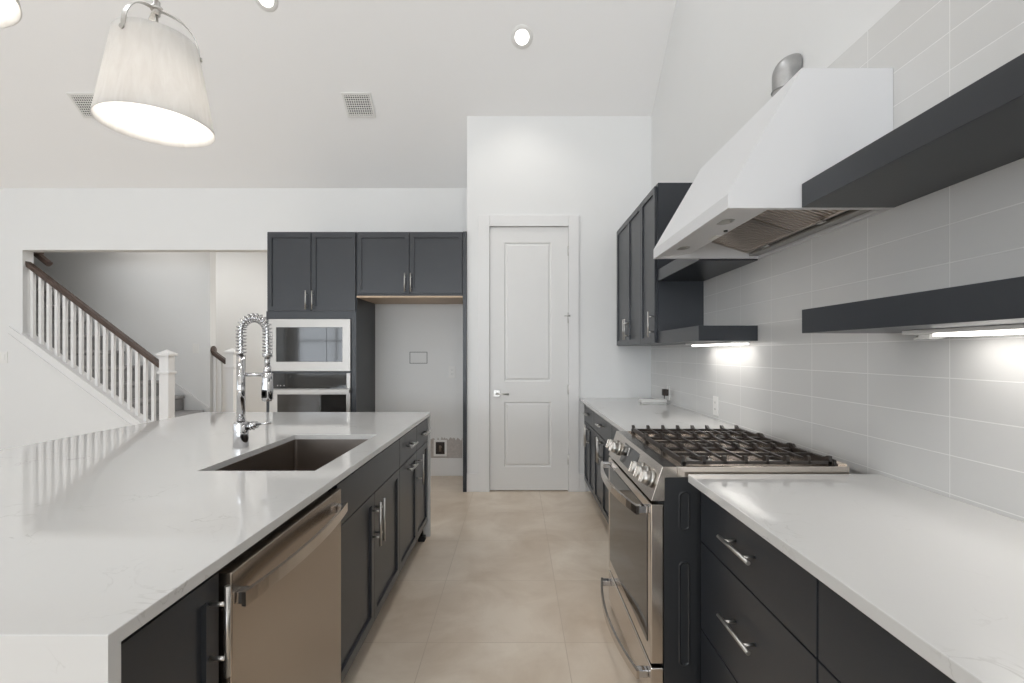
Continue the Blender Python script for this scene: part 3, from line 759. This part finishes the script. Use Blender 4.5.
# ------------------------------------------------------------------ wall cabinet, shelves
UF = .939; UZ0, UZ1 = 1.366, 2.450; UD = XR-UF-.001
y3, y2, y1_, y0_ = YP-.03, 3.86*K, 3.48*K, 3.107*K
zz = 1.366+.13
cabinet('wall_cabinet', 'dark two-door wall cabinet in the corner by the pantry wall', '-x', UF, y2-.39*K, YP-.002, UZ0, UZ1, UD,
        [('door', y2+.0015, YP-.03, UZ0+.003, UZ1-.02, (y2+.03, zz, .175, False)),
         ('door', y2-.39*K+.002, y2-.0015, UZ0+.003, UZ1-.02, (y2-.03, zz, .175, False))], 'right wall cabinets')
cabinet('wall_cabinet', 'dark single-door wall cabinet behind the range hood', '-x', UF, y0_, y2-.39*K-.001, UZ0, UZ1, UD,
        [('door', y0_+.012, y2-.39*K-.003, UZ0+.003, UZ1-.02, (y0_+.045, zz, .175, False))], 'right wall cabinets')
SHF = .957
def shelf(label, a, b, z0, z1):
    return solo(MB().box(SHF, XR-.001, a, b, z0, z1, .0012), 'floating_shelf', M['cab'], label, 'shelf', ((SHF+XR)/2, (a+b)/2, z0), 'thick dark floating shelves')
SA, SB = 2.41*K, 3.106*K
shelf('upper of two thick dark floating shelves beside the wall cabinet', SA, SB, 1.785, 1.862)
shelf('thick dark lit floating shelf beyond the hood, level with the wall cabinet bottom', SA, SB, 1.364, 1.444)
NB_ = 1.541*K; NA_ = -.3
shelf('thick dark floating shelf at top right, level with the hood bottom', NA_, NB_, 1.787, 1.866)
shelf('thick dark lit floating shelf at right, above the near worktop', NA_, NB_, 1.366, 1.445)

def led_bar(label, a, b, z, w, x=XR-.085):
    T = thing('shelf_light', label, 'light', (x, (a+b)/2, z-.02), 'light bars under the lower shelves')
    MB().box(x-.050, x+.050, a, b, z-.012, z-.0005, .002).build('housing', M['plast'], T, 'white light bar housing')
    MB().box(x-.046, x+.046, a+.004, b-.10, z-.021, z-.0122, .003).build('led_strip', M['led'], T, 'glowing light diffuser')
    MB().box(x-.018, x+.018, b-.06, b-.02, z-.026, z-.0122, .003).build('plug', M['plast'], T, 'white plug')
    MB().tube([(x, b-.1, z-.017), (x-.006, b-.08, z-.024), (x, b-.06, z-.018)], .003, 6).tube([(x, b-.02, z-.018), (x-.012, b+.0, z-.024), (x+.02, b+.02, z-.012), (XR-.02, b+.05, z-.004)], .003, 6).build('cable', M['plast'], T, 'white cable')
    area('shelf_light_glow', (x, (a+b-.1)/2, z-.023), (0, 0, 0), .07, b-a-.12, w, (1.0, .97, .93))
led_bar('glowing light bar under the near right shelf', -.28, 1.44, 1.366, 1.8)
led_bar('glowing light bar under the shelf beyond the hood', SA+.012, SB-.03, 1.364, .8)

# ------------------------------------------------------------------ tall cabinets on the back wall
BF = 4.30*K; q = BF/F
X = lambda px: (px-516)*q
Zb = lambda py: CAMZ-(py-353)*q
tx0, tx1 = X(266.3), X(356.2)
BD = YB-BF-.001
T = thing('oven_cabinet', 'tall dark cabinet housing microwave and wall oven', 'cabinet', ((tx0+tx1)/2, (BF+YB)/2, 0))
ztop = Zb(231.4)
ox0, ox1 = X(270), X(351)         # appliance openings
zo0 = Zb(372.2)-.76; 
cz1, cz2 = Zb(318.8), Zb(371.6)
mb = MB()
mb.box(tx0, ox0-.002, BF+.0005, YB-.001, .1, Zb(311.3)).box(ox1+.002, tx1, BF+.0005, YB-.001, .1, Zb(311.3))
mb.box(tx0, tx1, BF+.0205, YB-.001, Zb(311.3), ztop)
mb.box(ox0-.002, ox1+.002, BF+.0005, YB-.001, cz1+.001, Zb(311.3))
mb.box(ox0-.002, ox1+.002, BF+.0005, YB-.001, Zb(373.4)+.001, cz2-.001)
mb.box(ox0-.002, ox1+.002, BF+.0205, YB-.001, .1, zo0-.003)
mb.box(tx0+.002, tx1-.002, BF+.07, YB-.002, 0, .0995)
mb.build('carcass', M['cab'], T)
for a, b, hx2 in ((X(267.3), X(310.6), X(306.9)), (X(311.4), X(355.3), X(313.3))):
    o = shaker('-y', BF, a, b, Zb(310.8), Zb(233.2), T)
    pull('-y', BF, hx2, Zb(300.3), .175, False, o)
o = slab('-y', BF, ox0, ox1, .105, zo0-.006, T); pull('-y', BF, (ox0+ox1)/2, zo0-.08, .19, True, o)
# microwave
T = thing('microwave', 'built-in stainless microwave in the tall dark cabinet, above the oven', 'microwave', ((ox0+ox1)/2, BF+.2, cz2))
mx0, mx1, mz0, mz1 = X(269.6), X(351), Zb(371), Zb(319.3)
wx0, wx1, wz0, wz1 = X(277.2), X(343.3), Zb(361.8), Zb(327.3)
MB().box(ox0, ox1, BF+.002, BF+.40, cz2+.001, cz1-.001).build('body', M['blackm'], T, 'black microwave body')
mb = MB()
for p in ((mx0, wx0, mz0, mz1), (wx1, mx1, mz0, mz1), (wx0, wx1, mz0, wz0), (wx0, wx1, wz1, mz1)): mb.box(p[0], p[1], BF-.022, BF-.0005, p[2], p[3])
mb.build('trim_frame', M['steel'], T, 'stainless trim frame')
cxm = X(327.5)
MB().box(wx0+.001, cxm-.002, BF-.018, BF-.0005, wz0+.001, wz1-.001, .001).build('door', M['bglass'], T, 'black glass microwave door')
MB().box(cxm, wx1-.001, BF-.018, BF-.0005, wz0+.001, wz1-.001, .001).build('control_panel', M['bglass'], T, 'black glass control panel')
# wall oven
T = thing('wall_oven', 'built-in stainless wall oven below the microwave', 'oven', ((ox0+ox1)/2, BF+.2, zo0))
oz1 = Zb(373.2); zh = Zb(388.2)
MB().box(ox0, ox1, BF+.002, BF+.5, zo0, oz1-.001).build('body', M['blackm'], T, 'black oven body')
mb = MB().box(X(274), X(347.2), BF-.018, BF-.0005, zh, oz1, .001)
mb.build('control_panel', M['bglass'], T, 'black glass control panel')
MB().box(X(270.4), X(274)-.0005, BF-.020, BF-.0005, zh, oz1, .001).build('panel_trim', M['steel'], T, 'stainless panel end')
MB().box(X(347.2)+.0005, X(351), BF-.020, BF-.0005, zh, oz1, .001).build('panel_trim', M['steel'], T, 'stainless panel end')
for px in (278.5, 281.5, 285): MB().box(X(px)-.003, X(px)+.003, BF-.0186, BF-.0181, Zb(385.8), Zb(385.0)).build('button', M['plast'], T, 'tiny white touch symbols')
do = MB().box(X(270.4), X(351), BF-.020, BF-.0005, zo0+.01, zh-.003, .002).build('door', M['steel'], T, 'stainless oven door')
MB().box(X(278.4), X(346.9), BF-.0222, BF-.0202, zo0+.12, Zb(394.2), .0005).build('window', M['bglass'], do, 'black glass oven window')
hd = MB().box(X(270), X(351.6), BF-.066, BF-.052, Zb(392.6), Zb(389.2), .003)
for px in (273, 348.5): hd.box(X(px)-.012, X(px)+.012, BF-.053, BF-.0205, Zb(392.3), Zb(389.5), .002)
hd.build('handle', M['steel'], do, 'flat stainless oven handle')
# fridge cabinet and end panel
fx0_, fx1_ = X(356.5), X(462.6)
fz0 = Zb(296.2)
T = cabinet('fridge_cabinet', 'dark two-door cabinet bridging the empty fridge alcove', '-y', BF, fx0_+.0005, fx1_, fz0+.004, ztop, BD,
            [('door', X(357.2), X(408.9), Zb(293.6), Zb(233.2), (X(405.3), Zb(282.8), .175, False)),
             ('door', X(409.6), X(462.0), Zb(293.6), Zb(233.2), (X(411.3), Zb(282.8), .175, False))])
MB().box(fx0_+.001, fx1_-.001, BF+.002, YB-.002, fz0-.012, fz0+.0035).build('underside', M['wood'], T, 'light wood underside board')
solo(MB().box(X(462.9), XPL-.001, BF, YB-.001, 0, ztop, .001), 'end_panel', M['cab'], 'tall narrow dark end panel between fridge alcove and pantry wall', 'panel', (X(464.8), (BF+YB)/2, 0))

# alcove fittings
qa = YB/F
XA = lambda px: (px-516)*qa
ZA = lambda py: CAMZ-(py-353)*qa
def ring_plate(x0, x1, z0, z1, w, y0, y1):
    return MB().box(x0, x0+w, y0, y1, z0, z1).box(x1-w, x1, y0, y1, z0, z1).box(x0+w, x1-w, y0, y1, z0, z0+w).box(x0+w, x1-w, y0, y1, z1-w, z1)
T = thing('access_cover', 'flush blank cover plate in the middle of the fridge alcove wall', 'cover plate', (XA(418.3), YB, ZA(363)))
MB().box(XA(410.3), XA(426.6), YB-.004, YB-.0005, ZA(363), ZA(352.5)).build('plate', M['wall'], T)
ring_plate(XA(410)-.003, XA(427)+.003, ZA(363.2)-.003, ZA(352.2)+.003, .005, YB-.0022, YB-.0004).build('rim', M['grille'], T, 'thin grey rim')
def wallplate(name, label, cat, x, z, w, h, y, kind):
    T = thing(name, label, cat, (x, y, z-h/2))
    MB().box(x-w/2, x+w/2, y-.007, y-.0005, z-h/2, z+h/2, .002).build('plate', M['plast'], T)
    if kind == 'switch': MB().box(x-.016, x+.016, y-.010, y-.0072, z-.033, z+.033, .001).build('rocker', M['plast'], T)
    else:
        for s in (-.021, .021):
            r = MB().box(x-.016, x+.016, y-.0085, y-.0072, z+s-.013, z+s+.013, .001).build('receptacle', M['plast'], T)
            MB().box(x-.008, x-.006, y-.0092, y-.0087, z+s-.005, z+s+.005).box(x+.006, x+.008, y-.0092, y-.0087, z+s-.005, z+s+.005).build('slot', M['grille'], r)
    return T
wallplate('wall_outlet', 'white outlet on the fridge alcove wall, right of the blank cover plate', 'outlet', XA(452.3), ZA(372), .075, .128, YB, 'outlet')
T = thing('water_supply_box', 'recessed white water valve box low on the fridge alcove wall', 'valve box', (XA(440.2), YB, ZA(456.4)))
wx0, wx1, wz0, wz1 = XA(433.7), XA(446.8), ZA(456.2), ZA(439.8)
ring_plate(wx0, wx1, wz0, wz1, .022, YB-.008, YB-.0012).build('frame', M['plast'], T, 'white plastic frame')
MB().box(wx0+.022, wx1-.022, YB-.0035, YB-.0012, wz0+.022, wz1-.022).build('back', M['dark'], T, 'dark box interior')
MB().cyl(((wx0+wx1)/2+.005, YB-.004, (wz0+wz1)/2+.01), ((wx0+wx1)/2+.005, YB-.03, (wz0+wz1)/2+.01), .014, seg=14).cyl(((wx0+wx1)/2+.005, YB-.03, (wz0+wz1)/2-.03), ((wx0+wx1)/2+.005, YB-.03, (wz0+wz1)/2+.03), .011, seg=14).build('valve', M['brass'], T, 'brass valve')
def patch():
    mb = MB(); rnd = random.Random(3)
    x0, x1, z0, z1 = XA(429), XA(462.4), ZA(458.2), ZA(439)
    n = 26; up = [(x0+(x1-x0)*i/n, z1+rnd.uniform(-.02, .025)) for i in range(n+1)]
    return mb.prism([(x0, z0), (x1, z0)]+up[::-1], 'y', YB-.0011, YB-.0002)
struct('plaster_patch', patch(), M['plaster'])  # rough bare plaster around the valve box, part of the alcove wall

# ------------------------------------------------------------------ outlets on the tile, corner gear
def tileplate(label, y, z, grp=None):
    T = thing('wall_outlet', label, 'outlet', (XR, y, z-.06), grp)
    MB().box(XR-.007, XR-.0005, y-.037, y+.037, z-.06, z+.06, .002).build('plate', M['plast'], T)
    for s in (-.021, .021):
        r = MB().box(XR-.0085, XR-.0072, y-.016, y+.016, z+s-.013, z+s+.013, .001).build('receptacle', M['plast'], T)
        MB().box(XR-.0092, XR-.0087, y-.008, y-.006, z+s-.005, z+s+.005).box(XR-.0092, XR-.0087, y+.006, y+.008, z+s-.005, z+s+.005).build('slot', M['grille'], r)
y_o1 = XR*F/(716.3-516); tileplate('white outlet on the tile wall above the far worktop, nearer the range', y_o1, sz(405.8, y_o1))
y_o2 = XR*F/(668.8-516); tileplate('white outlet in the far tile corner with a dark plug in it', y_o2, sz(392.8, y_o2))
T = thing('plug_adapter', 'dark plug adapter in the far corner outlet', 'plug', (XR-.03, y_o2, sz(395, y_o2)))
zq = sz(393, y_o2)
MB().box(XR-.052, XR-.0095, y_o2-.026, y_o2+.026, zq-.022, zq+.032, .006).build('body', M['dark'], T)
MB().tube([(XR-.035, y_o2, zq-.022), (XR-.04, y_o2, zq-.06), (XR-.06, y_o2-.01, CT+.008)], .004, 8).build('cable', M['dark'], T)
yt = 4.02
tx_0, tx_1 = sx(640.5, yt), sx(665.5, yt)
T = thing('power_strip', 'low grey and white box lying on the far worktop in the corner', 'power box', ((tx_0+tx_1)/2, yt, CT))
MB().box(tx_0, tx_1, yt-.035, yt+.035, CT+.0005, CT+.018, .003).build('base', M['nickel'], T, 'grey metal base')
MB().box(tx_0-.002, tx_1+.002, yt-.037, yt+.037, CT+.0185, CT+.042, .004).build('lid', M['plast'], T, 'white top')

wallplate('light_switch', 'white switch plate on the grey stairwell wall beside the short railing', 'switch', sx(196, YS), sz(348.5, YS), .08, .125, YS, 'switch')
wallplate('light_switch', 'white switch plate at the left edge, left of the staircase', 'switch', sx(4, YB), sz(357.5, YB), .08, .125, YB, 'switch')

# ------------------------------------------------------------------ staircase
T = thing('staircase', 'grey carpeted staircase rising to the left behind white balusters', 'staircase', (-4.6, (YB+BT+YS)/2, 0))
RI = .19; RU = RI/.745
sy0, sy1 = YB+BT+.04, YS-.018
for k in range(1, 13):
    xn = -3.69-(RI*k-.334)/.745
    MB().box(xn-RU-.001, xn+.02, sy0, sy1, RI*k-.045, RI*k, .018, 3).box(xn-RU, xn, sy0, sy1, RI*(k-1)+.0005 if k > 1 else .0005, RI*k-.03).build('step', M['carpet'], T)
def newel(name, label, x, y, z0, z1, w, cap=True, parent=None):
    T_ = thing(name, label, 'newel post', (x, y, z0), 'square newel posts')
    MB().box(x-w/2, x+w/2, y-w/2, y+w/2, z0, z1-.07, .003).build('shaft', M['trim'], T_)
    zc2 = z1-.26
    MB().box(x-w/2-.014, x+w/2+.014, y-w/2-.014, y+w/2+.014, zc2, zc2+.03, .006).build('collar', M['trim'], T_)
    c = MB().box(x-w/2-.022, x+w/2+.022, y-w/2-.022, y+w/2+.022, z1-.07, z1-.04, .006)
    w2 = w/2+.012
    vs = [c.bm.verts.new((x+a*w2, y+b*w2, z1-.04)) for a, b in ((-1, -1), (1, -1), (1, 1), (-1, 1))]; ap = c.bm.verts.new((x, y, z1))
    for i in range(4): c.bm.faces.new((vs[i], vs[(i+1) % 4], ap))
    c.build('cap', M['trim'], T_)
    return T_
gy = YB+.06
newel('newel_post', 'white newel post at the lower end of the long dark handrail', -3.745, gy, 0, sz(349.5, gy), .10)
RLZ = lambda X_: sz(262, gy)+(sz(362, gy)-sz(262, gy))*(X_-sx(27, gy))/(sx(158, gy)-sx(27, gy))
xa, xb = sx(27, gy), -3.745-.066
T = thing('stair_railing', 'long dark wood handrail on white square balusters beside the staircase', 'railing', ((xa+xb)/2, gy, CRV((xa+xb)/2)+.02))
prof_r = [(-.03, -.022), (.03, -.022), (.034, .004), (.026, .026), (.010, .034), (-.010, .034), (-.026, .026), (-.034, .004)]
def rail(mb, x0, z0, x1, z1, y):
    return mb.sweep([(x0, y, z0), (x1, y, z1)], [(a, b) for a, b in prof_r], (0, 1, 0))
rr = MB(); rail(rr, xa, RLZ(xa)-.012, xb, RLZ(xb)-.012, gy); rr.build('handrail', M['rail'], T, 'dark stained wood handrail')
nb = 16
for i in range(nb):
    x = sx(33.2+(153.6-33.2)*i/(nb-1), gy)
    zt_ = RLZ(x)-.050; zb_ = CRV(x)+.022
    w = .0155
    MB().prism([(x-w, zb_+.745*w), (x+w, zb_-.745*w), (x+w, zt_-.745*w+.02), (x-w, zt_+.745*w+.02)], 'y', gy-w, gy+w).build('baluster', M['trim'], T)
# upper wall handrail beyond the jamb
wy = YB+BT+.10
T = thing('wall_handrail', 'short dark wood handrail end just above the top of the long railing', 'handrail', (sx(50, wy), wy, sz(267, wy)))
x1h, z1h = sx(49.5, wy), sz(264, wy)
rr = MB(); rail(rr, x1h-.75, z1h+.60, x1h, z1h, wy); rr.build('rail', M['rail'], T)
MB().box(x1h-.25, x1h-.03, YB+BT+.0005, wy-.03, z1h+.10, z1h+.13, .004).build('bracket', M['rail'], T)
# short railing on the far side
ry = YS+.06
xr0, xr1 = sx(211.5, ry), -3.758
T = thing('stair_railing', 'short dark handrail starting at the end of the stairwell wall, behind the faucet', 'railing', ((xr0+xr1)/2, ry, 0))
zr0 = sz(351, ry); zr1 = zr0-.735*(xr1-xr0)
rr = MB(); rail(rr, xr0, zr0, xr1, zr1, ry); rr.build('handrail', M['rail'], T, 'dark stained wood handrail')
MB().lathe([(.001, .0), (.055, .0), (.058, .012), (.050, .022), (.001, .024)], (XSW+.001, ry, zr0+.01), axis='x').build('rosette', M['rail'], T, 'round dark wood wall rosette')
for i in range(2):
    x = xr0+.05+.07*i
    MB().box(x-.016, x+.016, ry-.016, ry+.016, .0205, zr0-.735*(x-xr0)-.02).build('baluster', M['trim'], T)
MB().box(xr0-.02, xr1, ry-.04, ry+.04, 0.0, .02).build('base_rail', M['trim'], T)
newel('newel_post', 'white newel post of the short railing, partly behind the faucet', -3.69, ry, 0, sz(348, ry), .10)

# ------------------------------------------------------------------ ceiling fittings
ang = math.atan(sl)
def on_ceiling(px, py):
    k = (353-py)/F                                   # z = CAMZ + k*y meets z = 3.05 + sl*(YB-y)
    y = (3.05+sl*YB-CAMZ)/(k+sl)
    return Vector((sx(px, y), y, CAMZ+k*y))
RM = Matrix(((1, 0, 0), (0, math.cos(ang), math.sin(ang)), (0, -math.sin(ang), math.cos(ang))))   # local z = ceiling normal up
def place(mb, p):
    bmesh.ops.transform(mb.bm, matrix=Matrix.Translation(p) @ RM.to_4x4(), verts=mb.bm.verts[:]); return mb
def can_light(label, p):
    T = thing('recessed_light', label, 'ceiling light', p, 'recessed ceiling lights')
    place(MB().lathe([(.058, -.004), (.088, -.006), (.092, -.0005)], (0, 0, 0), 36), p).build('trim_ring', M['plast'], T, 'white trim ring')
    place(MB().lathe([(.0005, -.0035), (.058, -.0035)], (0, 0, 0), 36), p).build('lens', M['lamp'], T, 'glowing round lens')
    l = bpy.data.lights.new('recessed_beam', 'SPOT'); l.energy = 16; l.spot_size = 1.9; l.spot_blend = .8; l.shadow_soft_size = .06; l.color = (1, .95, .88)
    o = bpy.data.objects.new('recessed_beam', l); COL.objects.link(o); o.location = p+Vector((0, -.03, -.05))
can_light('lit recessed downlight in the ceiling above the pantry door', on_ceiling(522, 37))
can_light('lit recessed downlight cut by the top edge above the dark cabinets', on_ceiling(266, -1.5))
def vent(label, p, w=.225, h=.185):
    T = thing('ceiling_vent', label, 'vent', p, 'ceiling air vents')
    fr = MB()
    for b in ((-w/2-.02, w/2+.02, -h/2-.02, -h/2), (-w/2-.02, w/2+.02, h/2, h/2+.02), (-w/2-.02, -w/2, -h/2, h/2), (w/2, w/2+.02, -h/2, h/2)): fr.box(b[0], b[1], b[2], b[3], -.010, -.0005)
    place(fr, p).build('frame', M['plast'], T, 'white vent frame')
    place(MB().box(-w/2, w/2, -h/2, h/2, -.003, -.0006), p).build('backing', M['grille'], T, 'dark vent opening')
    sl_ = MB()
    for i in range(9): y = -h/2+h*(i+.5)/9; sl_.box(-w/2, w/2, y-.004, y+.004, -.009, -.006)
    for i in range(11): x = -w/2+w*(i+.5)/11; sl_.box(x-.004, x+.004, -h/2, h/2, -.0055, -.0033)
    place(sl_, p).build('grille', M['plast'], T, 'white egg-crate grille')
vent('square white air vent in the sloped ceiling above the fridge cabinet', on_ceiling(359, 105))
vent('square white air vent in the sloped ceiling behind the pendant lamp', on_ceiling(90, 105.5))

# ------------------------------------------------------------------ pendants
def pendant(label, x, y, z0):
    T = thing('pendant_lamp', label, 'pendant lamp', (x, y, z0), 'island pendant lamps')
    r0, r1, h = .205, .145, .35
    pr = [(r0+(r1-r0)*i/12, h*i/12) for i in range(13)]
    pr = pr+[(r-.0025, hh) for r, hh in pr[::-1]]
    pr.append(pr[0])
    MB().lathe(pr, (x, y, z0), 64).build('shade', M['fabric'], T, 'white crinkled fabric shade')
    zt_ = z0+h
    for deg in (-97, 23, 143):                                    # three curved arms from the rim up to the hub
        ca, sa = math.cos(math.radians(deg)), math.sin(math.radians(deg))
        pts = [(x+(r1+.005)*ca, y+(r1+.005)*sa, zt_-.055)]
        pts += [(x+(r1+.003)*math.cos(PI/2*i/14)*ca, y+(r1+.003)*math.cos(PI/2*i/14)*sa, zt_-.02+.145*math.sin(PI/2*i/14)) for i in range(14)]
        pts.append((x+.012*ca, y+.012*sa, zt_+.125))
        sd = (-sa, ca, 0)
        o = MB().sweep(pts, [(-.010, -.0018), (.010, -.0018), (.010, .0018), (-.010, .0018)], sd).build('arm', M['nickel'], T, 'brushed nickel curved arm')
        MB().cyl((x+(r1+.007)*ca, y+(r1+.007)*sa, zt_-.04), (x+(r1+.014)*ca, y+(r1+.014)*sa, zt_-.04), .009, seg=16).build('screw', M['nickel'], o)
    zh_ = zt_+.125
    MB().cyl((x, y, zh_-.02), (x, y, zh_+.035), .013).cyl((x, y, zh_), (x, y, zh_+.012), .022).build('hub', M['nickel'], T)
    MB().cyl((x, y, zh_-.16), (x, y, zh_-.02), .006).cyl((x, y, zh_-.27), (x, y, zh_-.16), .021).build('socket', M['nickel'], T)
    MB().lathe([(.0005, -.10), (.022, -.088), (.030, -.062), (.026, -.035), (.014, 0)], (x, y, zh_-.27), 20).build('bulb', M['bulb'], T, 'glowing bulb')
    zt2 = zc(y)
    MB().cyl((x, y, zh_+.035), (x, y, zt2-.02), .0055, seg=12).build('stem', M['nickel'], T)
    cn = place(MB().lathe([(.0005, -.028), (.060, -.026), (.064, -.0005)], (0, 0, 0), 28), Vector((x, y, zt2))); cn.build('canopy', M['nickel'], T)
    l = bpy.data.lights.new('pendant_glow', 'POINT'); l.energy = 3.6; l.color = (1, .95, .89); l.shadow_soft_size = .04
    o = bpy.data.objects.new('pendant_glow', l); COL.objects.link(o); o.location = (x, y, z0+.10)
M['bulb'] = emis('lit_bulb', (1, .95, .88, 1), 8.0)
pendant('white drum pendant lamp on a nickel strap hanging over the island', -1.467, 2.0, 2.2225)
pendant('white pendant lamp cut off by the top left corner', -1.49, 1.19, 2.2225)

# ------------------------------------------------------------------ unseen fill lights added to brighten the hall and stairwell
area('hall_fill_light', (-1.6, 6.8, 3.0), (0, 0, 0), 1.6, .6, 38, (1, .99, .97))
area('stairwell_fill_light', (-4.5, 5.75, 3.0), (0, 0, 0), .8, .5, 4, (1, .99, .97))
area('hall_left_fill_light', (-4.75, 6.62, 3.0), (0, 0, 0), 1.2, .4, 13, (1, .99, .97))
